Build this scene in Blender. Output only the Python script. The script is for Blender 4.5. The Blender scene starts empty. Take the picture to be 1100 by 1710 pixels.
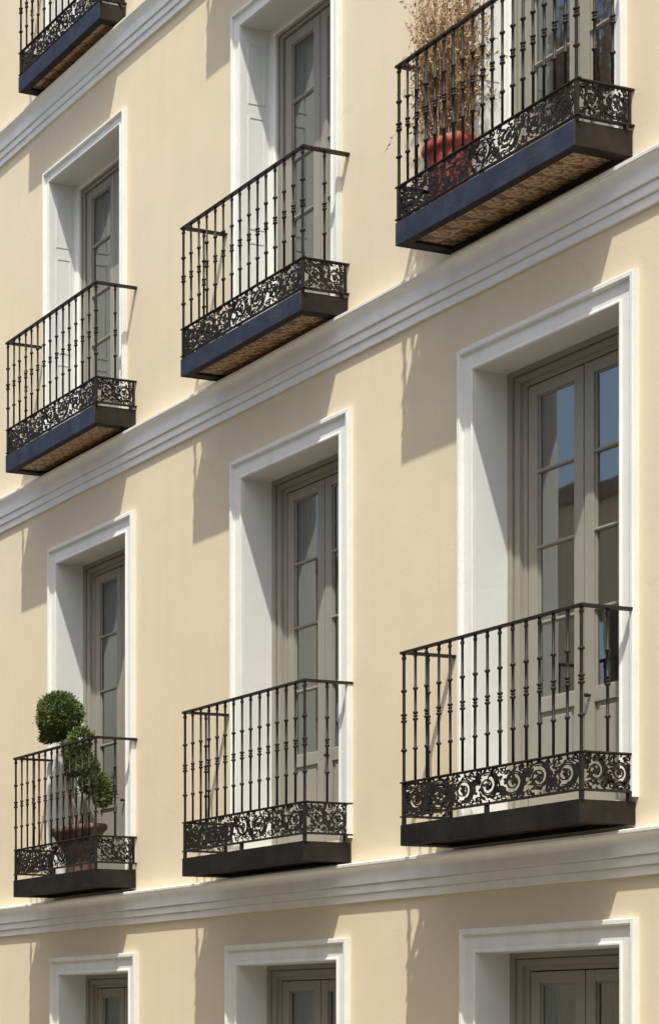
import bpy, math, random
from mathutils import Vector, Matrix

random.seed(7)
R = math.radians
scene = bpy.context.scene
col = scene.collection

# ------------------------------------------------------------------ camera
ZC = 5.2                                   # eye height above the street
cam_data = bpy.data.cameras.new("camera")
cam = bpy.data.objects.new("camera", cam_data)
col.objects.link(cam)
cam_data.sensor_fit = 'VERTICAL'
cam_data.sensor_height = 36.0
cam_data.sensor_width = 36.0
cam_data.lens = 2980.8 / 1710.0 * 36.0
cam_data.shift_x = (550.0 + 700.0) / 1710.0
cam_data.shift_y = (1721.4 - 855.0) / 1710.0
cam_data.clip_end = 600.0
cam.location = (12.2434, -10.028, ZC)
cam.rotation_euler = (R(90), 0, 1.2629)
scene.camera = cam

# ------------------------------------------------------------------ sky, sun, exposure
SUN = Vector((0.98, -1.0, 2.85)).normalized()      # direction towards the sun
elev = math.asin(SUN.z)
world = bpy.data.worlds.new("World")
scene.world = world
world.use_nodes = True
wn = world.node_tree
wn.nodes.clear()
sky = wn.nodes.new("ShaderNodeTexSky")
sky.sky_type = 'NISHITA'
sky.sun_disc = False
sky.sun_elevation = elev
sky.sun_rotation = math.atan2(SUN.x, SUN.y)
sky.altitude = 600
sky.dust_density = 5.5
sky.ozone_density = 0.6
bg = wn.nodes.new("ShaderNodeBackground")
bg.inputs["Strength"].default_value = 0.105
wo = wn.nodes.new("ShaderNodeOutputWorld")
wn.links.new(sky.outputs[0], bg.inputs[0])
wn.links.new(bg.outputs[0], wo.inputs[0])

sun_data = bpy.data.lights.new("sun", 'SUN')
sun_data.energy = 2.9
sun_data.angle = R(0.6)
sun_data.color = (1.0, 0.955, 0.86)
sun = bpy.data.objects.new("sun", sun_data)
col.objects.link(sun)
sun.rotation_euler = SUN.to_track_quat('Z', 'Y').to_euler()
sun.location = (10, -20, 40)

scene.view_settings.view_transform = 'Standard'
scene.view_settings.look = 'None'
scene.view_settings.exposure = 0.91
scene.view_settings.gamma = 1.0
scene.view_settings.use_curve_mapping = False
scene.cycles.max_bounces = 8
scene.cycles.transparent_max_bounces = 12

# ------------------------------------------------------------------ materials
def mat(name, color, rough=0.6, vary=0.0, vscale=3.0, bump=0.0, bscale=60.0, metallic=0.0, spec=0.5,
        tint=None, tscale=0.6, tamt=0.0, streak=0.0):
    m = bpy.data.materials.new(name)
    m.use_nodes = True
    nt = m.node_tree
    b = nt.nodes["Principled BSDF"]
    b.inputs["Roughness"].default_value = rough
    b.inputs["Metallic"].default_value = metallic
    b.inputs["Specular IOR Level"].default_value = spec
    geo = nt.nodes.new("ShaderNodeNewGeometry")
    rgb = nt.nodes.new("ShaderNodeRGB")
    rgb.outputs[0].default_value = (*color, 1)
    last = rgb.outputs[0]
    def noise(scale, detail=5.0, rough_=0.6):
        n = nt.nodes.new("ShaderNodeTexNoise")
        n.inputs["Scale"].default_value = scale
        n.inputs["Detail"].default_value = detail
        n.inputs["Roughness"].default_value = rough_
        nt.links.new(geo.outputs["Position"], n.inputs["Vector"])
        return n
    if tamt:
        n = noise(tscale, 4.0)
        rp = nt.nodes.new("ShaderNodeMapRange")
        rp.inputs["From Min"].default_value = 0.42
        rp.inputs["From Max"].default_value = 0.68
        rp.inputs["To Max"].default_value = tamt
        nt.links.new(n.outputs["Fac"], rp.inputs["Value"])
        mx = nt.nodes.new("ShaderNodeMix")
        mx.data_type = 'RGBA'
        nt.links.new(rp.outputs[0], mx.inputs["Factor"])
        nt.links.new(last, mx.inputs["A"])
        mx.inputs["B"].default_value = (*tint, 1)
        last = mx.outputs["Result"]
    if streak:
        mp = nt.nodes.new("ShaderNodeMapping")
        mp.inputs["Scale"].default_value = (9.0, 9.0, 0.5)
        nt.links.new(geo.outputs["Position"], mp.inputs["Vector"])
        n = nt.nodes.new("ShaderNodeTexNoise")
        n.inputs["Scale"].default_value = 1.0
        n.inputs["Detail"].default_value = 6.0
        nt.links.new(mp.outputs[0], n.inputs["Vector"])
        rp = nt.nodes.new("ShaderNodeMapRange")
        rp.inputs["From Min"].default_value = 0.45
        rp.inputs["From Max"].default_value = 0.75
        rp.inputs["To Min"].default_value = 1.0
        rp.inputs["To Max"].default_value = 1.0 - streak
        nt.links.new(n.outputs["Fac"], rp.inputs["Value"])
        mx = nt.nodes.new("ShaderNodeMix")
        mx.data_type = 'RGBA'
        mx.blend_type = 'MULTIPLY'
        mx.inputs["Factor"].default_value = 1.0
        nt.links.new(last, mx.inputs["A"])
        nt.links.new(rp.outputs[0], mx.inputs["B"])
        last = mx.outputs["Result"]
    if vary:
        n = noise(vscale)
        hs = nt.nodes.new("ShaderNodeHueSaturation")
        mr = nt.nodes.new("ShaderNodeMapRange")
        mr.inputs["From Min"].default_value = 0.25
        mr.inputs["From Max"].default_value = 0.75
        mr.inputs["To Min"].default_value = 1.0 - vary
        mr.inputs["To Max"].default_value = 1.0 + vary
        nt.links.new(n.outputs["Fac"], mr.inputs["Value"])
        nt.links.new(mr.outputs[0], hs.inputs["Value"])
        nt.links.new(last, hs.inputs["Color"])
        last = hs.outputs["Color"]
    nt.links.new(last, b.inputs["Base Color"])
    if bump:
        n = noise(bscale, 6.0, 0.65)
        bp = nt.nodes.new("ShaderNodeBump")
        bp.inputs["Strength"].default_value = bump
        bp.inputs["Distance"].default_value = 0.01
        nt.links.new(n.outputs["Fac"], bp.inputs["Height"])
        nt.links.new(bp.outputs[0], b.inputs["Normal"])
    return m

M = {}
M['stucco'] = mat('cream_stucco', (0.685, 0.59, 0.425), 0.9, 0.035, 1.3, 0.18, 55, spec=0.2,
                  tint=(0.685, 0.56, 0.365), tscale=0.55, tamt=0.50, streak=0.03)
M['white'] = mat('white_paint', (0.735, 0.745, 0.695), 0.6, 0.05, 5, 0.18, 32, spec=0.3, streak=0.10)
M['reveal'] = mat('white_plaster', (0.675, 0.695, 0.655), 0.75, 0.03, 3, 0.18, 28, spec=0.2)
M['stone'] = mat('painted_stone', (0.81, 0.825, 0.80), 0.7, 0.05, 4, 0.22, 30, spec=0.25, streak=0.06)
M['taupe'] = mat('taupe_paint', (0.285, 0.268, 0.222), 0.5, 0.05, 6, 0.06, 60, spec=0.4)
M['iron'] = mat('wrought_iron', (0.016, 0.0135, 0.011), 0.5, 0.4, 14, 0.35, 90, spec=0.25, tint=(0.040, 0.027, 0.018), tscale=9, tamt=0.35)
M['navy'] = mat('navy_paint', (0.021, 0.029, 0.050), 0.6, 0.28, 9, 0.40, 35, spec=0.25, tint=(0.045, 0.050, 0.062), tscale=5, tamt=0.7, streak=0.25)
M['black'] = mat('black_paint', (0.013, 0.012, 0.011), 0.6, 0.25, 7, 0.35, 35, spec=0.18, tint=(0.024, 0.020, 0.016), tscale=5, tamt=0.7, streak=0.25)
M['brown'] = mat('brown_black_paint', (0.018, 0.014, 0.011), 0.65, 0.3, 6, 0.35, 35, spec=0.18, tint=(0.032, 0.022, 0.015), tscale=5, tamt=0.7, streak=0.2)
M['paving'] = mat('balcony_floor', (0.50, 0.46, 0.39), 0.8, 0.12, 9, 0.2, 40)
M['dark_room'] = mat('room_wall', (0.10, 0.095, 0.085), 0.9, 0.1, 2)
M['terracotta'] = mat('terracotta', (0.11, 0.056, 0.040), 0.85, 0.3, 9, 0.3, 50, tint=(0.27, 0.19, 0.14), tscale=6, tamt=0.5)
M['red_pot'] = mat('red_plastic', (0.29, 0.050, 0.028), 0.55, 0.15, 8, 0.12, 50)
M['soil'] = mat('soil', (0.05, 0.035, 0.025), 0.95, 0.4, 30, 0.6, 60)
M['bark'] = mat('bark', (0.34, 0.275, 0.20), 0.9, 0.35, 25, 0.6, 60)
M['twig'] = mat('dry_twig', (0.36, 0.25, 0.145), 0.85, 0.3, 20)
M['dry_leaf'] = mat('dry_leaf', (0.44, 0.28, 0.12), 0.8, 0.5, 18)
M['leaf'] = mat('cypress_leaf', (0.090, 0.130, 0.036), 0.8, 0.55, 22, spec=0.15, tint=(0.15, 0.16, 0.05), tscale=7, tamt=0.6)
M['asphalt'] = mat('granite_setts', (0.17, 0.145, 0.11), 0.9, 0.2, 6, 0.4, 80)
M['flag'] = mat('paving_stone', (0.30, 0.26, 0.20), 0.85, 0.12, 3, 0.3, 40)
M['facade'] = mat('opposite_stucco', (0.72, 0.64, 0.51), 0.9, 0.06, 1.2, 0.2, 40)
M['brass'] = mat('dark_brass', (0.10, 0.075, 0.04), 0.4, 0.1, 10, metallic=0.8)
M['roof'] = mat('roof_tile', (0.30, 0.15, 0.09), 0.85, 0.2, 6)

def weather(m):
    nt = m.node_tree
    b = nt.nodes["Principled BSDF"]
    src = b.inputs["Base Color"].links[0].from_socket
    geo = nt.nodes.new("ShaderNodeNewGeometry")
    def noise(scale, detail=4.0):
        n = nt.nodes.new("ShaderNodeTexNoise")
        n.inputs["Scale"].default_value = scale
        n.inputs["Detail"].default_value = detail
        nt.links.new(geo.outputs["Position"], n.inputs["Vector"])
        return n
    def mix(fac, a, col_, mode='MIX'):
        x = nt.nodes.new("ShaderNodeMix"); x.data_type = 'RGBA'; x.blend_type = mode
        nt.links.new(fac, x.inputs["Factor"]); nt.links.new(a, x.inputs["A"])
        x.inputs["B"].default_value = (*col_, 1)
        return x.outputs["Result"]
    def rng(v, a0, a1, b0, b1):
        r = nt.nodes.new("ShaderNodeMapRange")
        for k, q in zip(("From Min", "From Max", "To Min", "To Max"), (a0, a1, b0, b1)): r.inputs[k].default_value = q
        nt.links.new(v, r.inputs["Value"])
        return r.outputs[0]
    # paler and pinker repaint patches
    src = mix(rng(noise(1.1, 3.0).outputs["Fac"], 0.54, 0.60, 0.0, 0.30), src, (0.69, 0.60, 0.455))
    src = mix(rng(noise(2.7, 6.0).outputs["Fac"], 0.48, 0.72, 0.0, 0.45), src, (0.61, 0.56, 0.40))
    # hairline cracks, only here and there
    nz = noise(3.0, 5.0)
    add = nt.nodes.new("ShaderNodeMixRGB"); add.inputs[0].default_value = 0.28
    nt.links.new(geo.outputs["Position"], add.inputs[1]); nt.links.new(nz.outputs["Color"], add.inputs[2])
    vo = nt.nodes.new("ShaderNodeTexVoronoi"); vo.feature = 'DISTANCE_TO_EDGE'
    vo.inputs["Scale"].default_value = 0.8
    nt.links.new(add.outputs[0], vo.inputs["Vector"])
    line = rng(vo.outputs["Distance"], 0.0, 0.006, 1.0, 0.0)
    gate = rng(noise(0.9, 2.0).outputs["Fac"], 0.52, 0.60, 0.0, 0.16)
    mu = nt.nodes.new("ShaderNodeMath"); mu.operation = 'MULTIPLY'
    nt.links.new(line, mu.inputs[0]); nt.links.new(gate, mu.inputs[1])
    src = mix(mu.outputs[0], src, (0.36, 0.29, 0.19))
    nt.links.new(src, b.inputs["Base Color"])
weather(M['stucco'])

def glass_mat():
    m = bpy.data.materials.new('window_glass')
    m.use_nodes = True
    nt = m.node_tree
    nt.nodes.clear()
    out = nt.nodes.new("ShaderNodeOutputMaterial")
    tr = nt.nodes.new("ShaderNodeBsdfTransparent")
    tr.inputs[0].default_value = (0.88, 0.96, 0.93, 1)
    gl = nt.nodes.new("ShaderNodeBsdfGlossy")
    gl.inputs["Roughness"].default_value = 0.02
    gl.inputs["Color"].default_value = (0.97, 1.0, 0.96, 1)
    fr = nt.nodes.new("ShaderNodeFresnel")
    fr.inputs[0].default_value = 3.0
    geo = nt.nodes.new("ShaderNodeNewGeometry")
    n = nt.nodes.new("ShaderNodeTexNoise")
    n.inputs["Scale"].default_value = 1.6
    n.inputs["Detail"].default_value = 1.0
    nt.links.new(geo.outputs["Position"], n.inputs["Vector"])
    bp = nt.nodes.new("ShaderNodeBump")
    bp.inputs["Strength"].default_value = 0.03
    bp.inputs["Distance"].default_value = 0.05
    nt.links.new(n.outputs["Fac"], bp.inputs["Height"])
    nt.links.new(bp.outputs[0], gl.inputs["Normal"])
    mx = nt.nodes.new("ShaderNodeMixShader")
    nt.links.new(fr.outputs[0], mx.inputs[0])
    nt.links.new(tr.outputs[0], mx.inputs[1])
    nt.links.new(gl.outputs[0], mx.inputs[2])
    nt.links.new(mx.outputs[0], out.inputs[0])
    return m
M['glass'] = glass_mat()

def curtain_mat(name, c, see):
    m = bpy.data.materials.new(name)
    m.use_nodes = True
    nt = m.node_tree
    nt.nodes.clear()
    out = nt.nodes.new("ShaderNodeOutputMaterial")
    df = nt.nodes.new("ShaderNodeBsdfDiffuse")
    df.inputs[0].default_value = (*c, 1)
    tl = nt.nodes.new("ShaderNodeBsdfTranslucent")
    tl.inputs[0].default_value = (*c, 1)
    tr = nt.nodes.new("ShaderNodeBsdfTransparent")
    m1 = nt.nodes.new("ShaderNodeMixShader")
    m1.inputs[0].default_value = 0.15
    nt.links.new(df.outputs[0], m1.inputs[1])
    nt.links.new(tl.outputs[0], m1.inputs[2])
    m2 = nt.nodes.new("ShaderNodeMixShader")
    m2.inputs[0].default_value = see
    nt.links.new(m1.outputs[0], m2.inputs[1])
    nt.links.new(tr.outputs[0], m2.inputs[2])
    nt.links.new(m2.outputs[0], out.inputs[0])
    return m
M['sheer'] = curtain_mat('sheer_curtain', (0.50, 0.54, 0.52), 0.06)
M['sky_pale'] = curtain_mat('sky_paled_curtain', (0.82, 0.84, 0.84), 0.0)  # whiter curtain colour stands in for bright sky mirrored in the panes
M['drape'] = curtain_mat('dark_drape', (0.10, 0.095, 0.09), 0.0)

def soffit_mat():
    m = bpy.data.materials.new('patterned_tile')
    m.use_nodes = True
    nt = m.node_tree
    b = nt.nodes["Principled BSDF"]
    b.inputs["Roughness"].default_value = 0.55
    tc = nt.nodes.new("ShaderNodeTexCoord")
    inf = nt.nodes.new("ShaderNodeObjectInfo")
    off = nt.nodes.new("ShaderNodeVectorMath"); off.operation = 'ADD'
    sc = nt.nodes.new("ShaderNodeVectorMath"); sc.operation = 'SCALE'
    sc.inputs["Scale"].default_value = 0.06
    nt.links.new(inf.outputs["Location"], sc.inputs[0])
    nt.links.new(tc.outputs["Object"], off.inputs[0])
    nt.links.new(sc.outputs[0], off.inputs[1])
    nz = nt.nodes.new("ShaderNodeTexNoise")
    nz.inputs["Scale"].default_value = 14.0
    nz.inputs["Detail"].default_value = 3.0
    nt.links.new(off.outputs[0], nz.inputs["Vector"])
    add = nt.nodes.new("ShaderNodeMixRGB")
    add.inputs[0].default_value = 0.07
    nt.links.new(off.outputs[0], add.inputs[1])
    nt.links.new(nz.outputs["Color"], add.inputs[2])
    mp = nt.nodes.new("ShaderNodeMapping")
    mp.inputs["Rotation"].default_value = (0, 0, R(35))
    mp.inputs["Scale"].default_value = (24.0, 10.0, 10.0)
    nt.links.new(add.outputs[0], mp.inputs["Vector"])
    vo = nt.nodes.new("ShaderNodeTexVoronoi")
    vo.inputs["Scale"].default_value = 1.0
    vo.inputs["Randomness"].default_value = 0.8
    nt.links.new(mp.outputs[0], vo.inputs["Vector"])
    cr = nt.nodes.new("ShaderNodeValToRGB")
    e = cr.color_ramp.elements
    e[0].position = 0.0; e[0].color = (0.34, 0.145, 0.045, 1)
    e[1].position = 1.0; e[1].color = (0.13, 0.065, 0.03, 1)
    for p, c in ((0.28, (0.26, 0.115, 0.04, 1)), (0.36, (0.44, 0.335, 0.215, 1)), (0.52, (0.38, 0.275, 0.165, 1)), (0.62, (0.16, 0.08, 0.035, 1))):
        k = e.new(p); k.color = c
    nt.links.new(vo.outputs["Distance"], cr.inputs[0])
    nt.links.new(cr.outputs[0], b.inputs["Base Color"])
    return m
M['soffit'] = soffit_mat()

# ------------------------------------------------------------------ mesh helpers
class MB:
    def __init__(self):
        self.v = []; self.f = []
    def add(self, vs, fs):
        o = len(self.v)
        self.v += [tuple(p) for p in vs]
        self.f += [tuple(i + o for i in q) for q in fs]
        return self
    def box(self, x0, x1, y0, y1, z0, z1):
        return self.add([(x0,y0,z0),(x1,y0,z0),(x1,y1,z0),(x0,y1,z0),(x0,y0,z1),(x1,y0,z1),(x1,y1,z1),(x0,y1,z1)],
                        [(0,3,2,1),(4,5,6,7),(0,1,5,4),(1,2,6,5),(2,3,7,6),(3,0,4,7)])
    def tube(self, pts, rad, n=6, cap=True):
        pts = [Vector(p) for p in pts]
        rr = rad if isinstance(rad, (list, tuple)) else [rad] * len(pts)
        vs = []; fs = []
        ref = Vector((0.31, 0.22, 0.92))
        for i, p in enumerate(pts):
            t = (pts[min(i+1, len(pts)-1)] - pts[max(i-1, 0)]).normalized()
            a = t.cross(ref)
            if a.length < 1e-3: a = t.cross(Vector((1, 0, 0)))
            a.normalize(); b = t.cross(a)
            for k in range(n):
                w = 2 * math.pi * k / n
                vs.append(p + (a * math.cos(w) + b * math.sin(w)) * rr[i])
        for i in range(len(pts) - 1):
            for k in range(n):
                k2 = (k + 1) % n
                fs.append((i*n+k, i*n+k2, (i+1)*n+k2, (i+1)*n+k))
        if cap:
            fs.append(tuple(reversed(range(n))))
            fs.append(tuple((len(pts)-1)*n + k for k in range(n)))
        return self.add(vs, fs)
    def lathe(self, prof, n=12, c=(0, 0, 0), sx=1.0, sy=1.0, wob=None):
        vs = []; fs = []
        for i, (r, z) in enumerate(prof):
            for k in range(n):
                w = 2 * math.pi * k / n
                q = r * (wob(i, w) if wob else 1.0)
                vs.append((c[0] + q * math.cos(w) * sx, c[1] + q * math.sin(w) * sy, c[2] + z))
        for i in range(len(prof) - 1):
            for k in range(n):
                k2 = (k + 1) % n
                fs.append((i*n+k, i*n+k2, (i+1)*n+k2, (i+1)*n+k))
        fs.append(tuple(reversed(range(n))))
        fs.append(tuple((len(prof)-1)*n + k for k in range(n)))
        return self.add(vs, fs)
    def sweep_rect(self, prof, x0, x1, zb, zt, kt=1.0):
        """Sweep a profile of (u outwards, y) round left, top and right of a rectangle, mitred corners."""
        ring = []
        for (u, y) in prof:
            ring.append([(x0-u, y, zb), (x0-u, y, zt+u*kt), (x1+u, y, zt+u*kt), (x1+u, y, zb)])
        vs = []; fs = []
        for c4 in ring: vs += c4
        n = len(prof)
        for i in range(n - 1):
            for k in range(3):
                fs.append((i*4+k, i*4+k+1, (i+1)*4+k+1, (i+1)*4+k))
        return self.add(vs, fs)
    def ribbon(self, pts, wid, t):
        """Flat bar in the local xz plane of thickness t (along y), width per point."""
        n = len(pts)
        ww = wid if isinstance(wid, (list, tuple)) else [wid] * n
        vs = []; fs = []
        for i in range(n):
            a = pts[max(i-1, 0)]; b = pts[min(i+1, n-1)]
            dx, dz = b[0]-a[0], b[1]-a[1]
            L = math.hypot(dx, dz) or 1
            nx, nz = -dz/L, dx/L
            h = ww[i] / 2
            for s, y in ((1, -t/2), (-1, -t/2), (-1, t/2), (1, t/2)):
                vs.append((pts[i][0] + s*nx*h, y, pts[i][1] + s*nz*h))
        for i in range(n - 1):
            for k in range(4):
                k2 = (k + 1) % 4
                fs.append((i*4+k, i*4+k2, (i+1)*4+k2, (i+1)*4+k))
        fs.append((3, 2, 1, 0))
        o = (n-1)*4
        fs.append((o, o+1, o+2, o+3))
        return self.add(vs, fs)
    def mesh(self, name, smooth=False):
        me = bpy.data.meshes.new(name)
        me.from_pydata(self.v, [], self.f)
        me.update()
        if smooth:
            for p in me.polygons: p.use_smooth = True
        return me
    def build(self, name, material, parent=None, smooth=False, fix=True, bevel=0.0, loc=None):
        me = self.mesh(name, smooth)
        if fix:
            import bmesh
            bm = bmesh.new(); bm.from_mesh(me)
            bmesh.ops.recalc_face_normals(bm, faces=bm.faces)
            bm.to_mesh(me); bm.free()
        me.materials.append(material)
        return put(name, me, parent, loc, bevel)

def put(name, me, parent=None, loc=None, bevel=0.0, rz=0.0, sz=1.0):
    o = bpy.data.objects.new(name, me)
    col.objects.link(o)
    if parent is not None: o.parent = parent
    if loc is not None: o.location = loc
    if rz: o.rotation_euler = (0, 0, rz)
    if bevel:
        b = o.modifiers.new("edge", 'BEVEL')
        b.width = bevel; b.segments = 2; b.limit_method = 'ANGLE'; b.angle_limit = R(40)
        b.harden_normals = False
    return o

def tag(o, label, cat, group=None, kind=None):
    if label: o['label'] = label
    if cat: o['category'] = cat
    if group: o['group'] = group
    if kind: o['kind'] = kind
    return o

def thing(name, label, cat, loc, group=None):
    o = bpy.data.objects.new(name, None)
    col.objects.link(o)
    o.location = loc
    o.empty_display_size = 0.2
    return tag(o, label, cat, group, 'thing')

# ------------------------------------------------------------------ layout (x along the wall, heights relative to the eye)
WIN = {}   # (storey, column): opening x0, x1, bottom, top, architrave width
for c, (cx, hw) in {1: (-2.840, 0.588), 2: (0.0, 0.589), 3: (2.562, 0.614)}.items():
    WIN['S2', c] = (cx - hw, cx + hw, 1.515, {1: 4.700, 2: 4.722, 3: 4.758}[c], 0.128)
for c, (cx, hw) in {1: (-2.793, 0.587), 2: (-0.045, 0.608), 3: (2.574, 0.605)}.items():
    WIN['S1', c] = (cx - hw, cx + hw, -2.72, 0.560, 0.128)
WIN['S3', 1] = (-3.556, -2.345, 5.826, 8.600, 0.085)
WIN['S3', 2] = (-0.605, 0.500, 5.826, 8.600, 0.098)
WIN['S3', 3] = (1.925, 3.120, 5.826, 8.600, 0.095)
for c, cx in {1: -2.97, 2: -0.06, 3: 2.5}.items():
    WIN['S4', c] = (cx - 0.56, cx + 0.56, 9.685, 12.1, 0.09)
CUT = 0.05
WX0, WX1, WZ0, WZ1 = -10.0, 8.0, -ZC, 13.6

# ------------------------------------------------------------------ street and ground
g = MB().add([(-150,-150,0),(150,-150,0),(150,150,0),(-150,150,0)], [(0,1,2,3)]).build('street', M['asphalt'], fix=False)
tag(g, None, None, kind='structure')
for y0, y1 in ((-2.2, 0.0), (-11.6, -9.4)):
    p = MB().box(-60, 40, y0, y1, 0.0, 0.13).build('pavement', M['flag'], bevel=0.015)
    tag(p, None, None, kind='structure')

# ------------------------------------------------------------------ the building
bld = thing('apartment_building', 'cream stucco apartment building with white string courses and rows of tall windows', 'building', (0, 0, 0))

def wall_with_holes(x0, x1, z0, z1, y, holes):
    xs = sorted({x0, x1, *[h[0] for h in holes], *[h[1] for h in holes]})
    zs = sorted({z0, z1, *[h[2] for h in holes], *[h[3] for h in holes]})
    idx = {}; m = MB()
    def vid(i, k):
        if (i, k) not in idx:
            idx[i, k] = len(m.v); m.v.append((xs[i], y, zs[k]))
        return idx[i, k]
    for i in range(len(xs)-1):
        for k in range(len(zs)-1):
            mx, mz = (xs[i]+xs[i+1])/2, (zs[k]+zs[k+1])/2
            if any(h[0] < mx < h[1] and h[2] < mz < h[3] for h in holes): continue
            m.f.append((vid(i,k), vid(i+1,k), vid(i+1,k+1), vid(i,k+1)))
    return m

holes = [(a-CUT, b+CUT, zb+ZC, zt+ZC+CUT) for (a, b, zb, zt, w) in WIN.values()]
wall_with_holes(WX0, WX1, 0.0, WZ1+ZC, 0.0, holes).build('wall', M['stucco'], bld, fix=False)
m = MB()
m.box(WX0, WX0+0.3, 0.002, 9, 0, WZ1+ZC-0.002); m.build('side_wall', M['stucco'], bld)
m = MB(); m.box(WX1-0.3, WX1, 0.002, 9, 0, WZ1+ZC-0.002); m.build('side_wall', M['stucco'], bld)
m = MB(); m.box(WX0, WX1, 8.9, 9.2, 0, WZ1+ZC-0.002); m.build('rear_wall', M['stucco'], bld)
m = MB(); m.box(WX0-0.2, WX1+0.2, -0.35, 9.4, WZ1+ZC, WZ1+ZC+0.25); m.build('roof', M['roof'], bld)

def string_course(zb, h, d=0.13):
    # profile from the foot up: three fascias, cove, fillet
    p = [(0.0, 0.0), (0.026, 0.0), (0.028, 0.056), (0.020, 0.058), (0.020, 0.067), (0.048, 0.069), (0.050, 0.124), (0.040, 0.126),
         (0.040, 0.136), (0.070, 0.138), (0.072, 0.216), (0.074, 0.224), (0.077, 0.234), (0.083, 0.246), (0.092, 0.258),
         (0.104, 0.268), (0.116, 0.273), (0.118, 0.281), (0.128, 0.283), (0.130, 0.302), (0.124, 0.307), (0.0, 0.318)]
    k = h / 0.318
    m = MB()
    N = 36
    vs = []; fs = []
    rnd = random.Random(int(zb*10)+3)
    for i in range(N + 1):
        x = WX0 + (WX1 - WX0) * i / N
        dz = rnd.uniform(-0.003, 0.003)
        for (q, z) in p:
            vs.append((x, -q * d / 0.13, zb + ZC + z * k + dz))
    n = len(p)
    for i in range(N):
        for j in range(n - 1):
            fs.append((i*n+j, (i+1)*n+j, (i+1)*n+j+1, i*n+j+1))
    m.add(vs, fs)
    return m.build('string_course', M['stone'], bld)
string_course(1.004, 0.306)
string_course(5.298, 0.322)
string_course(9.195, 0.290)
string_course(-3.20, 0.31)
string_course(13.25, 0.33, 0.26)

# ------------------------------------------------------------------ windows
WLAB = {
    ('S1', 1): 'bottom row window cut off under the topiary balcony, only its head showing',
    ('S1', 2): 'bottom row window cut off below the middle balcony, pale curtain inside',
    ('S1', 3): 'bottom row window with dark striped drapes behind its two door leaves',
    ('S2', 1): 'tall taupe french window behind the clipped topiary',
    ('S2', 2): 'tall taupe french window directly above the middle bottom row window, two leaves visible',
    ('S2', 3): 'largest taupe french window with sheer curtain, above the window with dark drapes',
    ('S3', 1): 'upper french window with panelled white reveal, above the topiary bay',
    ('S3', 2): 'upper french window with panelled white reveal, between the other two upper windows',
    ('S3', 3): 'grey french window behind the dry plant and railing at the top right',
    ('S4', 1): 'window mostly out of frame behind the topmost balcony in the upper left corner',
    ('S4', 2): 'top storey window above the middle bay', ('S4', 3): 'top storey window above the dry plant'}
WGRP = 'french windows of the facade'

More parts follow.
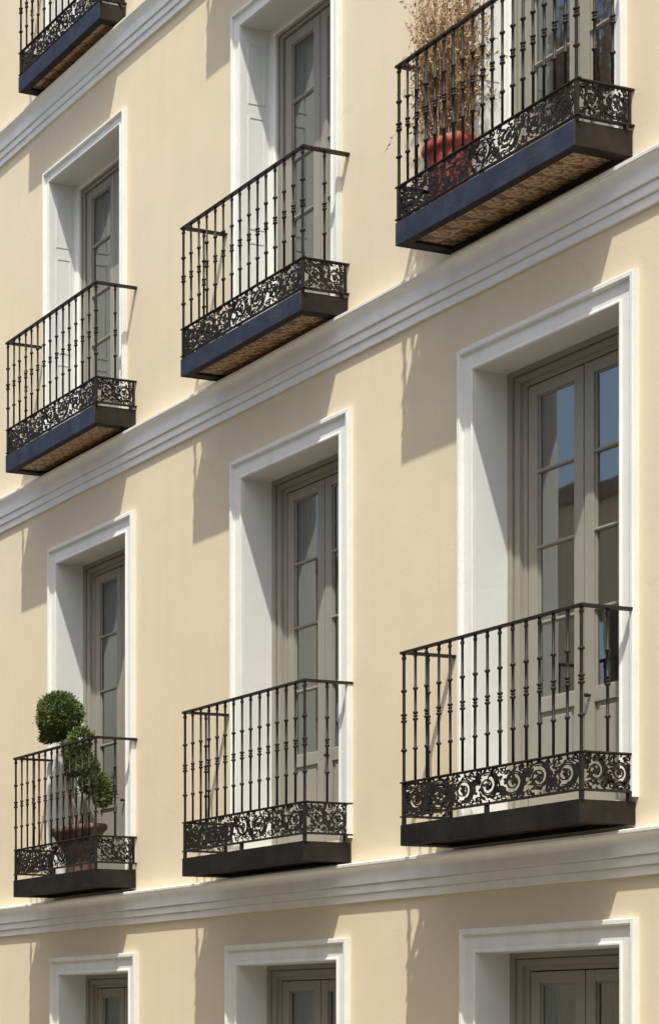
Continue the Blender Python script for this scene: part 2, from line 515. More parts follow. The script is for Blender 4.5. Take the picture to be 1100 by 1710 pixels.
def window(key):
    s, c = key
    x0, x1, zb, zt, aw = WIN[key]
    cx = (x0 + x1) / 2
    t = thing('french_window', WLAB[key], 'window', (cx, 0, zb + ZC), WGRP)
    a, b, H = x0 - cx, x1 - cx, zt - zb
    k = aw / 0.128
    upper = s in ('S3', 'S4')
    D = 0.29
    # architrave: (u outwards, y)
    prof = [(0.0, 0.004), (0.0, -0.026), (0.004, -0.030), (0.012, -0.030), (0.016, -0.026), (0.020, -0.019), (0.094, -0.019),
            (0.097, -0.024), (0.099, -0.046), (0.103, -0.050), (0.122, -0.050), (0.127, -0.046), (0.128, 0.004)]
    MB().sweep_rect([(u * k, y) for u, y in prof], a, b, 0.0, H, 1.36).build('architrave', M['white'], t)
    # reveals
    MB().box(a-0.04, a, 0.0045, D+0.10, 0, H+0.04).build('reveal', M['reveal'], t)
    MB().box(b, b+0.04, 0.0045, D+0.10, 0, H+0.04).build('reveal', M['reveal'], t)
    MB().box(a, b, 0.0045, D+0.10, H, H+0.04).build('soffit', M['reveal'], t)
    MB().box(a, b, 0.0045, D+0.12, -0.06, 0.0).build('threshold', M['paving'], t)
    if upper:
        # raised panel on the folded white shutters that line the reveal
        for sx, xx in ((1, a), (-1, b)):
            for z0, z1 in ((0.12, 0.95), (1.05, H-0.75), (H-0.65, H-0.12)):
                m = MB()
                q = 0.004 * sx
                y0, y1 = 0.06, D - 0.05
                w = 0.022
                for (p0, p1, r0, r1) in ((y0, y1, z0, z0+w), (y0, y1, z1-w, z1), (y0, y0+w, z0+w, z1-w), (y1-w, y1, z0+w, z1-w)):
                    m.box(min(xx, xx+q), max(xx, xx+q), p0, p1, r0, r1)
                m.build('panel_moulding', M['reveal'], t)
    # fixed frame, stepped back from the opening
    fr = t
    casing = 0.06 if upper else 0.0
    if upper:
        MB().sweep_rect([(0.0, D-0.01), (-casing+0.012, D-0.01), (-casing, D+0.004), (-casing, D+0.06)], a, b, 0.0, H).build('casing', M['white'], t)
    f0 = casing
    fw = 0.055 if upper else 0.130
    if upper:
        prof = [(-f0+0.001, D+0.02), (-f0-0.02, D+0.02), (-f0-0.021, D+0.048), (-f0-0.027, D+0.048), (-f0-0.028, D+0.030), (-f0-fw, D+0.030), (-f0-fw, D+0.09)]
    else:
        prof = [(0.0, D), (-0.040, D), (-0.042, D+0.034), (-0.049, D+0.034), (-0.050, D+0.016), (-0.094, D+0.016), (-0.096, D+0.046),
                (-0.102, D+0.046), (-0.128, D+0.048), (-fw, D+0.052), (-fw, D+0.10)]
    MB().sweep_rect(prof, a, b, 0.0, H).build('frame', M['taupe'], t)
    # leaves
    la, lb, lt = a + f0 + fw + 0.009, b - f0 - fw - 0.009, H - f0 - fw - 0.009
    st = 0.078
    y0, y1 = D + 0.050, D + 0.092
    mid = (la + lb) / 2
    lb0 = 0.025
    gtop = lt - 0.083
    pitch = 0.495 if upper else 0.5425
    rw = random.Random(int(cx*100) + int(zb*10))
    gbot = gtop - 4 * pitch
    for side, (p, q) in enumerate(((la, mid - 0.004), (mid + 0.004, lb))):
        m = MB()
        ya = y0 - (0.012 if side == 0 else 0.0)
        m.box(p, p+st, y0, y1, lb0, lt); m.box(q-st, q, y0, y1, lb0, lt)
        m.box(p+st, q-st, y0+0.001, y1, gtop, lt); m.box(p+st, q-st, y0+0.001, y1, lb0, lb0+0.14)
        m.box(p+st, q-st, y0+0.001, y1, gbot-0.10, gbot)
        # glazing bead round the glass, stepped back
        for (u0, u1, w0, w1) in ((p+st, p+st+0.012, gbot, gtop), (q-st-0.012, q-st, gbot, gtop), (p+st+0.012, q-st-0.012, gtop-0.012, gtop), (p+st+0.012, q-st-0.012, gbot, gbot+0.012)):
            m.box(u0, u1, y0+0.014, y1-0.004, w0, w1)
        if side == 1:
            m.box(p-0.012, p-0.0005, y1-0.012, y1, lb0, lt)     # rebate behind the meeting stiles
        leaf = m.build('leaf', M['taupe'], t, bevel=0.003)
        # bottom panel with raised field
        m = MB()
        m.box(p+st, q-st, y0+0.022, y1-0.006, lb0+0.14, gbot-0.10)
        m.box(p+st+0.035, q-st-0.035, y0+0.010, y0+0.0215, lb0+0.175, gbot-0.135)
        m.build('panel', M['taupe'], leaf, bevel=0.004)
        for k4 in range(3):
            z = gbot + (k4 + 1) * pitch
            mm = MB()
            mm.box(p+st+0.0005, q-st-0.0005, y0+0.008, y1-0.006, z-0.013, z+0.013)
            mm.box(p+st+0.0005, q-st-0.0005, y0+0.001, y0+0.0075, z-0.006, z+0.006)
            mm.build('muntin', M['taupe'], leaf, bevel=0.002)
        for k4 in range(4):
            z0, z1 = gbot + k4*pitch + 0.0135, gbot + (k4+1)*pitch - 0.0135
            t1, t2 = rw.uniform(-0.0012, 0.0012), rw.uniform(-0.0015, 0.0015)
            yy = y0 + 0.026
            MB().add([(p+st+0.012, yy-t1-t2, z0), (q-st-0.012, yy+t1-t2, z0), (q-st-0.012, yy+t1+t2, z1), (p+st+0.012, yy-t1+t2, z1)],
                     [(0, 1, 2, 3)]).build('pane', M['glass'], leaf, fix=False)
        if side == 1:
            h = MB()
            h.tube([(p+0.045, y0-0.0005, gbot-0.05), (p+0.045, y0-0.022, gbot-0.05), (p+0.045, y0-0.026, gbot-0.05), (p+0.045, y0-0.042, gbot-0.05)], [0.009, 0.008, 0.016, 0.013], 10)
            h.build('knob', M['iron'], leaf, smooth=True)
    # the dark room behind
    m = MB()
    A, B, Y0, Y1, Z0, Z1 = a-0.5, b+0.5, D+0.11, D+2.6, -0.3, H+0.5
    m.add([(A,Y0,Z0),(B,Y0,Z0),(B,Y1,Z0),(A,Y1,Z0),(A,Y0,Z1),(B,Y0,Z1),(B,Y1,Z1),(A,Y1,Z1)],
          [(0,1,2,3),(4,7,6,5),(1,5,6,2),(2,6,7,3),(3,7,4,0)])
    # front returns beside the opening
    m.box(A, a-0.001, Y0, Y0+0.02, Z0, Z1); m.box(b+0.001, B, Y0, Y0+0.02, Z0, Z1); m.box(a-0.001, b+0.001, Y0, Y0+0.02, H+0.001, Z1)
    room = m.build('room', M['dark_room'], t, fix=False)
    # curtain
    dark = key == ('S1', 3)
    spans = [(la+0.02, lb-0.02)]
    if dark: spans = [(la+0.16, mid-0.01), (mid+0.03, lb-0.02)]
    for (p, q) in spans:
        n = 96; vs = []; fs = []
        rnd = random.Random(c*31 + int(zb*7) + int(p*100))
        ph = [rnd.uniform(0, 6.28) for _ in range(5)]
        for j, z in enumerate((0.05, H*0.3, H*0.6, H-0.1)):
            for i in range(n+1):
                u = i / n; x = p + (q-p)*u
                wv = 0.009*math.sin(x*62+ph[0]+0.9*math.sin(x*9+ph[1])) + 0.004*math.sin(x*113+ph[2]) + 0.006*math.sin(x*23+ph[3]+z)
                vs.append((x, wv*(0.75+0.1*j), z))
        for j in range(3):
            for i in range(n):
                fs.append((j*(n+1)+i, j*(n+1)+i+1, (j+1)*(n+1)+i+1, (j+1)*(n+1)+i))
        cu = MB().add(vs, fs).build('curtain', M['drape' if dark else ('sky_pale' if key == ('S3', 3) else 'sheer')], None, smooth=True, fix=False, loc=(cx, D+0.125, zb+ZC))
        lab = {('S1',1): 'pale curtain inside the bottom row window under the topiary', ('S1',2): 'pale curtain inside the middle bottom row window',
               ('S1',3): 'dark striped drape inside the bottom row window', ('S2',1): 'sheer curtain in the french window behind the topiary',
               ('S2',2): 'sheer curtain in the tall french window of the middle bay', ('S2',3): 'sheer white curtain in the largest french window',
               ('S3',1): 'sheer curtain in the upper french window above the topiary bay', ('S3',2): 'sheer curtain in the upper french window of the middle bay',
               ('S3',3): 'curtain coloured pale for the sky mirrored in the french window behind the dry plant', ('S4',1): 'curtain behind the topmost balcony in the upper left corner',
               ('S4',2): 'curtain in the top storey window above the middle bay', ('S4',3): 'curtain in the top storey window above the dry plant'}[key]
        if dark: lab += (', in the leaf beside the white reveal' if p < mid-0.05 else ', in the leaf half hidden by the surround')
        tag(cu, lab, 'curtain', 'curtains behind the windows', 'thing')
    return t
for key in WIN: window(key)

# ------------------------------------------------------------------ wrought iron pieces
def spiral(cx, cz, r0, r1, a0, turns, n=30, ccw=1):
    out = []
    for i in range(n + 1):
        u = i / n
        r = r0 + (r1 - r0) * (u ** 0.85)
        a = a0 + ccw * turns * 2 * math.pi * u
        out.append((cx + r * math.cos(a), cz + r * math.sin(a)))
    return out

def leaf_shape(m, x, z, ang, L, w, t):
    pts = []; ws = []
    for i in range(6):
        u = i / 5
        bend = 0.25 * L * u * u
        pts.append((x + L*u*math.cos(ang) - bend*math.sin(ang), z + L*u*math.sin(ang) + bend*math.cos(ang)))
        ws.append(w * (0.35 + 1.3*math.sin(math.pi*min(1, u*0.9+0.1))) if i < 5 else 0.001)
    m.ribbon(pts, ws, t)

def scroll_mesh(w, h, flip, variant, fine):
    m = MB()
    rnd = random.Random(variant * 7 + (100 if fine else 0))
    t = 0.008
    hw, hh = w/2, h/2
    k = 0.72 if fine else 1.0
    R0 = min(hh*0.88, hw*0.95)
    cx, cz = 0.02*w + rnd.uniform(-0.004, 0.004), rnd.uniform(-0.004, 0.004)
    a0 = R(215) + rnd.uniform(-0.2, 0.2)
    # main volute, drawn as a double line
    pts = spiral(cx, cz, R0, R0*0.20, a0, 1.70, 44)
    m.ribbon(pts, [k*0.0125*(1-0.40*i/44) for i in range(45)], t)
    pts2 = spiral(cx, cz, R0*0.80, R0*0.42, a0 + 0.5, 0.80, 22)
    m.ribbon(pts2, k*0.0085, t*0.8)
    # stem in and stem out to the neighbours
    p0 = pts[0]
    m.ribbon([(-hw, -hh*0.30), (-hw*0.90, -hh*0.55), (p0[0]-0.012, p0[1]-0.010), p0], k*0.011, t)
    m.ribbon([(cx+R0*0.25, cz-R0*0.96), (cx+R0*0.75, cz-R0*0.62), (hw*0.93, -hh*0.12), (hw, hh*0.30)], k*0.010, t)
    # rosette
    for j in range(6):
        a = j*math.pi/3 + variant
        leaf_shape(m, cx+0.003*math.cos(a), cz+0.003*math.sin(a), a, R0*0.22, 0.006, t*1.3)
    m.ribbon([(cx-0.005, cz), (cx, cz), (cx+0.005, cz)], 0.010, t*1.6)
    # corner curls
    for sx, sz, cc in ((-1, 1, 1), (1, 1, -1), (1, -1, 1), (-1, -1, -1)):
        rr = h*0.12*rnd.uniform(0.85, 1.2)
        x, z = sx*(hw-rr*1.1), sz*(hh-rr*1.05)
        m.ribbon(spiral(x, z, rr, rr*0.22, rnd.uniform(0, 6.28), 1.35, 18, cc), k*0.0075, t)
    # counter curls between this scroll and the next
    for sx in (-1, 1):
        rr = h*0.15
        m.ribbon(spiral(sx*hw*0.93, sx*hh*0.34, rr, rr*0.2, R(90)*sx, 1.4, 20, -sx), [k*0.009*(1-0.3*i/20) for i in range(21)], t)
        for j in range(3):
            leaf_shape(m, sx*hw*0.93, sx*hh*0.34, j*2.1 + variant, rr*0.8, 0.006, t*0.9)
    # acanthus leaves outside and inside the volute
    for j in range(13 if fine else 10):
        a = a0 + j*(0.50 if fine else 0.66) + rnd.uniform(-0.15, 0.15)
        rr = R0*(1.0 - 0.03*j)
        L = h*rnd.uniform(0.10, 0.18)
        leaf_shape(m, cx+rr*math.cos(a), cz+rr*math.sin(a), a + (R(55) if j % 2 else R(132)), L, 0.0085*k + 0.001, t)
    # tendrils filling the ground between the large pieces
    spots = []
    gap = 0.021 if fine else 0.022
    for _ in range(600):
        x, z = rnd.uniform(-hw*0.95, hw*0.95), rnd.uniform(-hh*0.90, hh*0.90)
        d = math.hypot(x-cx, z-cz)
        if not fine and (R0*0.36 < d < R0*0.70 or R0*0.88 < d < R0*1.04): continue
        if fine and R0*0.88 < d < R0*1.02: continue
        if any(math.hypot(x-p, z-q) < gap for p, q in spots): continue
        spots.append((x, z))
        if len(spots) >= (26 if fine else 20): break
    for (x, z) in spots:
        rr = rnd.uniform(0.009, 0.0135)
        m.ribbon(spiral(x, z, rr, rr*0.3, rnd.uniform(0, 6.28), 1.15, 10, rnd.choice((1, -1))), 0.0052, t)
        leaf_shape(m, x, z, rnd.uniform(0, 6.28), 0.024, 0.0055, t)
    # small ties to the bars
    for x in (-hw*0.55, hw*0.1, hw*0.7):
        m.ribbon([(x, -hh), (x+0.008, -hh*0.84)], k*0.008, t)
        m.ribbon([(x+0.01, hh), (x, hh*0.84)], k*0.008, t)
    if flip:
        m.v = [(x, y, -z) for (x, y, z) in m.v]
    me = m.mesh('scroll')
    import bmesh
    bm = bmesh.new(); bm.from_mesh(me)
    bmesh.ops.recalc_face_normals(bm, faces=bm.faces)
    bm.to_mesh(me); bm.free()
    me.materials.append(M['iron'])
    return me
_scrolls = {}
def get_scroll(w, h, flip, var, fill):
    k = (round(w, 3), round(h, 3), flip, var, fill)
    if k not in _scrolls: _scrolls[k] = scroll_mesh(w, h, flip, var, fill)
    return _scrolls[k]

_bal = {}
def baluster_mesh(h, r):
    k = (round(h, 3), r)
    if k in _bal: return _bal[k]
    prof = [(r, 0.0)]
    def knot(z, rad, half):
        prof.extend([(r, z-half*1.3), (rad*0.75, z-half), (rad, z-half*0.45), (rad, z+half*0.45), (rad*0.75, z+half), (r, z+half*1.3)])
    knot(h*0.245, r*1.95, 0.010)
    knot(h*0.472, r*2.0, 0.009)
    knot(h*0.497, r*1.6, 0.007)
    knot(h*0.522, r*2.0, 0.009)
    knot(h*0.71, r*1.95, 0.010)
    knot(h-0.030, r*1.5, 0.012)
    prof.append((r*1.4, h))
    m = MB().lathe(prof, 8)
    me = m.mesh('baluster', True)
    me.materials.append(M['iron'])
    _bal[k] = me
    return me

def balcony(label, xl, xr, D, zt, zb, zrail, band, nfront, nside, kind, group='wrought iron balconies of the facade', slab_h=None):
    cx = (xl + xr) / 2
    t = thing('iron_balcony', label, 'balcony', (cx, 0, zt + ZC), group)
    a, b = xl - cx, xr - cx
    th = zt - zb
    front = M['navy'] if kind == 'navy' else M['black']
    # slab: floor, rim and recessed soffit
    m = MB()
    m.box(a+0.012, b-0.012, -D+0.012, -0.004, -th+0.035, -0.006)
    m.build('floor_slab', M['paving'], t)
    m = MB()
    rim = 0.085
    m.box(a+0.012, b-0.012, -D+0.012, -D+rim, -th+0.003, -th+0.0345)
    m.box(a+0.012, b-0.012, -0.05, -0.004, -th+0.003, -th+0.0345)
    m.box(a+0.012, a+rim, -D+rim, -0.05, -th+0.003, -th+0.0345)
    m.box(b-rim, b-0.012, -D+rim, -0.05, -th+0.003, -th+0.0345)
    m.build('soffit_frame', M['brown'], t)
    MB().box(a, b, -D, -D+0.0118, -th, 0.0).build('front_fascia', front, t, bevel=0.003)
    MB().box(a, a+0.0118, -D+0.012, -0.004, -th, -0.0005).build('side_fascia', M['brown'], t, bevel=0.003)
    MB().box(b-0.0118, b, -D+0.012, -0.004, -th, -0.0005).build('side_fascia', M['brown'], t, bevel=0.003)
    # patterned soffit tiles
    nx = max(2, round((b - a - 2*rim) / 0.18)); ny = 2
    tw = (b - a - 2*rim) / nx; td = (D - rim - 0.05) / ny
    tile = MB().box(-tw/2+0.0015, tw/2-0.0015, -td/2+0.0015, td/2-0.0015, 0, 0.010).mesh('soffit_tile')
    tile.materials.append(M['soffit'])
    if kind == 'black':
        nx = 0
        MB().box(a+rim+0.002, b-rim-0.002, -D+rim+0.002, -0.052, -th+0.0235, -th+0.034).build('soffit_board', M['brown'], t)
    for i in range(nx):
        for j in range(ny):
            put('soffit_tile', tile, t, (a+rim+tw*(i+0.5), -D+rim+td*(j+0.5), -th+0.0235))
    # railing
    ra, rb, rd = a + 0.012, b - 0.002, D - 0.022
    hr = zrail - zt
    def urail(z, w, hgt, name, over=0.0):
        m = MB()
        h2 = w/2
        m.box(ra-h2-over, rb+h2+over, -rd-h2, -rd+h2, z-hgt, z)
        m.box(ra-h2, ra+h2, -rd+h2, 0.02, z-hgt, z)
        m.box(rb-h2, rb+h2, -rd+h2, 0.02, z-hgt, z)
        return m.build(name, M['iron'], t, bevel=0.003)
    urail(hr, 0.038, 0.020, 'handrail', 0.004)
    b0, b1 = band
    urail(b1, 0.030, 0.012, 'band_rail', 0.012)
    urail(b0, 0.030, 0.012, 'band_rail', 0.012)
    # corner posts and feet
    post = MB().box(-0.011, 0.011, -0.011, 0.011, 0.0, hr-0.0205).mesh('corner_post')
    post.materials.append(M['iron'])
    for x in (ra, rb): put('corner_post', baluster_post(hr, b1), t, (x, -rd, 0.0))
    foot = MB().box(-0.014, 0.014, -0.010, 0.010, -0.004, b0-0.0125).mesh('foot')
    foot.materials.append(M['iron'])
    for (x, y) in ((0, -rd), (ra, -0.06), (rb, -0.06)): put('foot', foot, t, (x, y, 0))
    # end bars of the scroll band against the wall
    eb = MB().box(-0.008, 0.008, -0.008, 0.008, b0+0.0005, b1-0.0125).mesh('end_bar')
    eb.materials.append(M['iron'])
    for x in (ra, rb): put('end_bar', eb, t, (x, -0.03, 0))
    # balusters
    bm_ = baluster_mesh(hr - 0.0205 - b1, 0.0090)
    n = nfront
    jit = random.Random(int(xl*100) + int(zt*10))
    for i in range(1, n-1):
        o = put('baluster', bm_, t, (ra + (rb-ra)*i/(n-1), -rd, b1+0.0003))
        o.rotation_euler = (jit.uniform(-0.003, 0.003), jit.uniform(-0.004, 0.004), jit.uniform(0, 0.7))
    for x in (ra, rb):
        for i in range(1, nside+1):
            put('baluster', bm_, t, (x, -rd + (rd-0.02)*i/(nside+1), b1+0.0003))
    # scroll panels
    h = b1 - 0.012 - b0
    fill = not (kind == 'black' and xl > 1.0)
    zc = b0 + h/2
    L = rb - ra - 0.03
    nu = max(4, round(L/0.212)); w = L/nu
    fp = bpy.data.objects.new('scroll_panel', MB_bar(-L/2, L/2, h)); col.objects.link(fp)
    fp.parent = t; fp.location = ((ra+rb)/2, -rd, zc)
    for i in range(nu):
        put('scroll', get_scroll(w, h, i % 2 == 1, i % 4, fill), fp, (-L/2 + w*(i+0.5), 0, 0))
    Ls = rd - 0.055
    ns = 2; ws = Ls/ns
    for x, rz in ((ra, -math.pi/2), (rb, math.pi/2)):
        sp = bpy.data.objects.new('scroll_panel', MB_bar(-Ls/2, Ls/2, h)); col.objects.link(sp)
        sp.parent = t; sp.location = (x, -rd + 0.015 + Ls/2, zc); sp.rotation_euler = (0, 0, rz)
        for i in range(ns):
            put('scroll', get_scroll(ws, h, i % 2 == 0, i+1, fill), sp, (-Ls/2 + ws*(i+0.5), 0, 0))
    return t

def MB_bar(x0, x1, h):
    m = MB()
    o, q = 0.0055, h/2
    xa, xb = x0-0.004, x1+0.004
    pr = [[(xa, -q), (xb, -q), (xb, q), (xa, q)], [(xa+o, -q+o), (xb-o, -q+o), (xb-o, q-o), (xa+o, q-o)]]
    for y in (-0.004, 0.004):
        for ring in pr: m.v += [(x, y, z) for x, z in ring]
    for k in range(4):
        k2 = (k+1) % 4
        m.f += [(k, k2, 4+k2, 4+k), (8+k, 12+k, 12+k2, 8+k2), (k, 8+k, 8+k2, k2), (4+k, 4+k2, 12+k2, 12+k)]
    me = m.mesh('scroll_panel'); me.materials.append(M['iron'])
    return me
_posts = {}
def baluster_post(hr, b1):
    k = (round(hr, 3), round(b1, 3))
    if k not in _posts:
        m = MB().box(-0.011, 0.011, -0.011, 0.011, -0.004, b1-0.013)
        up = baluster_mesh(hr - 0.0205 - b1, 0.0105)
        o = len(m.v)
        m.v += [(v.co.x, v.co.y, v.co.z + b1) for v in up.vertices]
        m.f += [tuple(i + o for i in p.vertices) for p in up.polygons]
        me = m.mesh('corner_post'); me.materials.append(M['iron'])
        _posts[k] = me
    return _posts[k]

def bal(label, xl, xr, D, zt, zb, zrail, nf, ns, row):
    band = {'S2': (0.066, 0.312), 'S3': (0.035, 0.268), 'S4': (0.035, 0.255)}[row]
    balcony(label, xl, xr, D, zt, zb, zrail, band, nf, ns, 'black' if row == 'S2' else 'navy')
bal('topmost iron balcony with a navy slab, cut off in the upper left corner', -3.678, -2.273, 0.30, 9.677, 9.521, 10.80, 14, 1, 'S4')
bal('iron balcony of the top storey above the middle bay', -0.70, 0.68, 0.40, 9.677, 9.521, 10.80, 14, 1, 'S4')
bal('iron balcony of the top storey above the dry plant', 1.86, 3.28, 0.40, 9.677, 9.521, 10.80, 15, 1, 'S4')
bal('navy slabbed iron balcony on the second row down, above the topiary bay', -3.668, -2.115, 0.455, 5.818, 5.648, 6.968, 15, 1, 'S3')
bal('navy slabbed iron balcony of the middle bay, empty, next to the red flowerpot balcony', -0.830, 0.670, 0.455, 5.775, 5.626, 6.915, 15, 1, 'S3')
bal('navy slabbed iron balcony holding the red flowerpot with the dry plant', 1.710, 3.262, 0.490, 5.848, 5.682, 6.995, 19, 2, 'S3')
bal('black slabbed iron balcony holding the clipped topiary', -3.511, -2.113, 0.460, 1.508, 1.340, 2.740, 14, 1, 'S2')
bal('black slabbed empty iron balcony next to the topiary balcony', -0.795, 0.706, 0.465, 1.480, 1.324, 2.742, 15, 1, 'S2')
bal('black slabbed empty iron balcony below the red flowerpot balcony, largest in view', 1.740, 3.284, 0.473, 1.487, 1.336, 2.742, 15, 1, 'S2')

# ------------------------------------------------------------------ plants
def tuft_foliage(blobs, n, seed, L=0.030, w=0.007, loose=0.07, rag=0.30):
    rnd = random.Random(seed)
    m = MB()
    tot = sum(r[0]*r[1] for _, r in blobs)
    for (c, r) in blobs:
        cnt = int(n * r[0]*r[1] / tot)
        lumps = [Vector((rnd.gauss(0,1), rnd.gauss(0,1), rnd.gauss(0,1))).normalized() for _ in range(26)]
        for _ in range(cnt):
            d = Vector((rnd.gauss(0,1), rnd.gauss(0,1), rnd.gauss(0,1))).normalized()
            best = max(d.dot(l) for l in lumps)
            rad = (0.50 + 0.50*rnd.random()**0.45) * (1.02 - rag + (rag+0.06)*max(0, (best-0.70)/0.30))
            p = Vector((c[0]+d.x*r[0]*rad, c[1]+d.y*r[1]*rad, c[2]+d.z*r[2]*rad))
            dirn = (d + Vector((rnd.gauss(0,.5), rnd.gauss(0,.5), rnd.gauss(0.25,.5)))).normalized()
            side = dirn.cross(Vector((rnd.gauss(0,1), rnd.gauss(0,1), rnd.gauss(0,1)))).normalized()
            if rnd.random() < loose: p += d*rnd.uniform(0.01, 0.05)
            l = L*rnd.uniform(0.6, 1.25); ww = w*rnd.uniform(0.7, 1.3)
            m.add([p - side*ww*0.5, p + dirn*l*0.5 - side*ww, p + dirn*l, p + dirn*l*0.5 + side*ww], [(0, 1, 2, 3)])
    return m

# clipped topiary in a terracotta trough (middle left balcony)
px_, py_, pz_ = -2.72, -0.225, 1.508 + ZC - 0.004
top = thing('potted_topiary', 'green clipped topiary with round heads growing in a terracotta trough', 'plant', (px_, py_, pz_))
prof = [(0.100, 0.0), (0.105, 0.012), (0.098, 0.10), (0.105, 0.19), (0.150, 0.29), (0.190, 0.385), (0.206, 0.40), (0.213, 0.41), (0.218, 0.43), (0.214, 0.455), (0.204, 0.465), (0.185, 0.458), (0.180, 0.42)]
MB().lathe(prof, 72, sx=1.66, sy=0.90, wob=lambda i, w: 1.0 + (0.13*abs(math.cos(w*15)) - 0.09 if 5 <= i <= 10 else 0.0)).build('planter', M['terracotta'], top, smooth=True)
MB().lathe([(0.176, 0.415), (0.10, 0.427), (0.02, 0.432)], 24, sx=1.66, sy=0.88).build('soil', M['soil'], top, smooth=True)
def P(x, z, y=0.0):     # point of the plant from wall coordinates
    return (x - px_, y, z - 1.508)
tr = MB()
tr.tube([P(-2.86, 1.90), P(-2.87, 2.15, 0.01), P(-2.90, 2.45, -0.01), P(-2.96, 2.72), P(-3.04, 2.95)], [0.026, 0.022, 0.020, 0.017, 0.011], 8)
tr.tube([P(-2.80, 1.90), P(-2.79, 2.10, 0.02), P(-2.83, 2.32, 0.0), P(-2.80, 2.55), P(-2.73, 2.72), P(-2.68, 2.82)], [0.022, 0.019, 0.017, 0.014, 0.010, 0.006], 8)
tr.tube([P(-2.75, 1.90), P(-2.68, 2.08, 0.01), P(-2.60, 2.20), P(-2.50, 2.34), P(-2.40, 2.36)], [0.017, 0.014, 0.012, 0.010, 0.006], 8)
tr.tube([P(-2.70, 2.05, 0.01), P(-2.66, 2.30), P(-2.60, 2.45)], [0.010, 0.008, 0.005], 6)
tr.tube([P(-2.96, 2.72), P(-2.86, 2.86), P(-2.80, 2.95)], [0.008, 0.006, 0.004], 6)
tr.build('trunk', M['bark'], top, smooth=True)
head = [(P(-3.052, 3.118), (0.228, 0.21, 0.205)), (P(-3.14, 3.02), (0.15, 0.13, 0.12)), (P(-2.96, 3.05), (0.15, 0.14, 0.14)),
        (P(-3.25, 2.925), (0.085, 0.08, 0.055)), (P(-3.06, 2.915), (0.10, 0.09, 0.055))]
tuft_foliage(head, 14500, 3, loose=0.02, rag=0.16).build('foliage', M['leaf'], top, fix=False)
mid_ = [(P(-2.686, 2.815), (0.105, 0.10, 0.10)), (P(-2.867, 2.735), (0.078, 0.07, 0.09)), (P(-2.735, 2.635), (0.135, 0.12, 0.10)), (P(-2.60, 2.54), (0.10, 0.10, 0.105)), (P(-2.80, 2.54), (0.08, 0.08, 0.06))]
tuft_foliage(mid_, 6800, 4, L=0.036).build('foliage', M['leaf'], top, fix=False)
low_ = [(P(-2.555, 2.37), (0.085, 0.085, 0.095)), (P(-2.51, 2.50), (0.075, 0.07, 0.09)), (P(-2.40, 2.335), (0.095, 0.09, 0.10)), (P(-2.325, 2.235), (0.09, 0.09, 0.115))]
tuft_foliage(low_, 5200, 5, L=0.036).build('foliage', M['leaf'], top, fix=False)

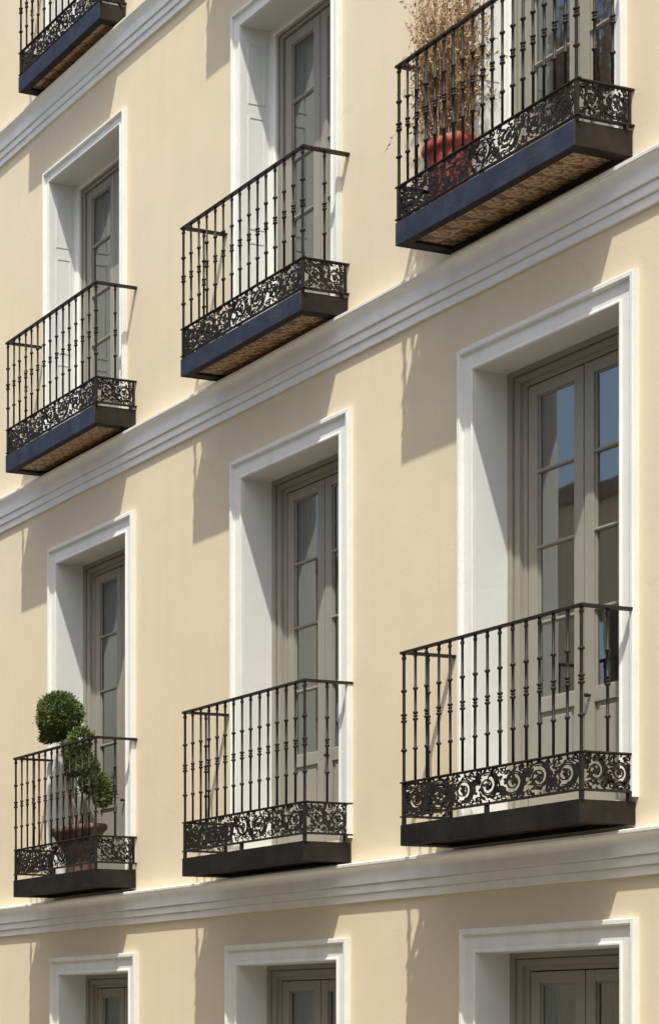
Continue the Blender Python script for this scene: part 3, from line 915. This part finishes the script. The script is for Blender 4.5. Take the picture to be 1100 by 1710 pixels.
# dry plant in a red pot (upper right balcony)
qx, qy, qz = 1.955, -0.235, 5.848 + ZC - 0.004
dry = thing('potted_plant', 'tall dried brown plant standing in a red flowerpot', 'plant', (qx, qy, qz))
prof = [(0.110, 0.0), (0.115, 0.01), (0.140, 0.30), (0.152, 0.42), (0.156, 0.428), (0.172, 0.435), (0.178, 0.465), (0.174, 0.505), (0.166, 0.510), (0.156, 0.502), (0.152, 0.46)]
MB().lathe(prof, 56, wob=lambda i, w: 1.0 + (0.035*math.cos(w*14) if 4 <= i <= 8 else 0.0)).build('pot', M['red_pot'], dry, smooth=True)
MB().lathe([(0.151, 0.46), (0.08, 0.475), (0.01, 0.48)], 24).build('soil', M['soil'], dry, smooth=True)
rnd = random.Random(11)
st = MB(); lf = MB()
for k in range(360):
    a = rnd.uniform(0, 6.283); r = 0.12*math.sqrt(rnd.random())
    p = Vector((r*math.cos(a), r*math.sin(a), 0.475))
    out = Vector((math.cos(a), math.sin(a)*0.6, 0)) * rnd.uniform(0.02, 0.27)
    Hh = rnd.uniform(0.5, 1.45)
    pts = []; bend = Vector((rnd.gauss(0, 0.05), rnd.gauss(0, 0.03), 0))
    n = 9
    droop = rnd.uniform(0, 0.22) if rnd.random() < 0.35 else 0.0
    if k % 9 == 0:
        out *= 1.35; droop = rnd.uniform(0.15, 0.4)
    for i in range(n + 1):
        u = i / n
        q = p + out*(u**1.3) + bend*math.sin(u*5+k)*0.6 + Vector((rnd.gauss(0,.008), rnd.gauss(0,.006), 0)) + Vector((0, 0, Hh*u - droop*u**4*2))
        q.y = max(-0.20, min(0.20, q.y))
        pts.append(q)
    st.tube(pts, [0.0034*(1-0.6*i/n) for i in range(n+1)], 3, cap=False)
    for i in range(2, n+1):
        for _ in range(rnd.choice((1, 2, 2, 3))):
            d = Vector((rnd.gauss(0,1), rnd.gauss(0,.7), rnd.gauss(-0.3,.8))).normalized()
            s = d.cross(Vector((rnd.gauss(0,1), rnd.gauss(0,1), rnd.gauss(0,1)))).normalized()
            o = pts[i] + (pts[i-1]-pts[i])*rnd.random()
            L = rnd.uniform(0.018, 0.046); w = L*rnd.uniform(0.16, 0.30)
            nrm = d.cross(s)*L*0.18
            lf.add([o, o + d*L*0.5 - s*w + nrm, o + d*L, o + d*L*0.5 + s*w + nrm], [(0, 1, 2, 3)])
    # side twigs
    if rnd.random() < 0.5:
        i = rnd.randint(3, 7); o = pts[i]
        d = Vector((rnd.gauss(0,1), rnd.gauss(0,.5), rnd.gauss(0.5,.5))).normalized()*rnd.uniform(0.06, 0.18)
        e = o + d; e.y = max(-0.20, min(0.20, e.y))
        st.tube([o, o + d*0.5 + Vector((0,0,0.01)), e], [0.002, 0.0016, 0.001], 3, cap=False)
        for _ in range(3):
            d2 = Vector((rnd.gauss(0,1), rnd.gauss(0,.7), rnd.gauss(-0.4,.8))).normalized()
            s = d2.cross(Vector((0.3, 0.5, 0.8))).normalized(); oo = o + (e-o)*rnd.uniform(0.4, 1)
            L = rnd.uniform(0.02, 0.04)
            lf.add([oo, oo + d2*L*0.5 - s*L*0.2, oo + d2*L, oo + d2*L*0.5 + s*L*0.2], [(0, 1, 2, 3)])
st.build('stems', M['twig'], dry, fix=False)
lf.build('foliage', M['dry_leaf'], dry, fix=False)

# ------------------------------------------------------------------ the houses across the street (seen only mirrored in the panes)
OY = -11.6
opp = thing('opposite_building', 'plain beige apartment house across the street, mirrored in the window panes', 'building', (0, OY, 0))
ow = []
for i in range(22):
    for z in (1.0, 4.9, 8.9):
        x = -46 + i*2.7
        ow.append((x, x+1.15, z, z+2.5))
wall_with_holes(-50, 22, 0.0, 13.2, 0.0, ow).build('wall', M['facade'], opp, fix=False)
MB().box(-50.3, 22.3, -8, 0.12, 13.2, 13.45).build('roof', M['flag'], opp)
fm = MB()
for (u0, u1, v0, v1) in ((0, 1.15, 0, 0.07), (0, 1.15, 2.43, 2.5), (0, 0.07, 0.07, 2.43), (1.08, 1.15, 0.07, 2.43), (0.53, 0.62, 0.07, 2.43), (0.07, 0.53, 1.2, 1.25), (0.62, 1.08, 1.2, 1.25)):
    fm.box(u0, u1, -0.22, -0.15, v0, v1)
fme = fm.mesh('window'); fme.materials.append(M['white'])
pm = MB().add([(0, -0.20, 0), (1.15, -0.20, 0), (1.15, -0.20, 2.5), (0, -0.20, 2.5)], [(3, 2, 1, 0)]).mesh('pane'); pm.materials.append(M['dark_room'])
for (x0, x1, z0, z1) in ow:
    w_ = put('window', fme, opp, (x0, 0, z0)); put('pane', pm, w_)
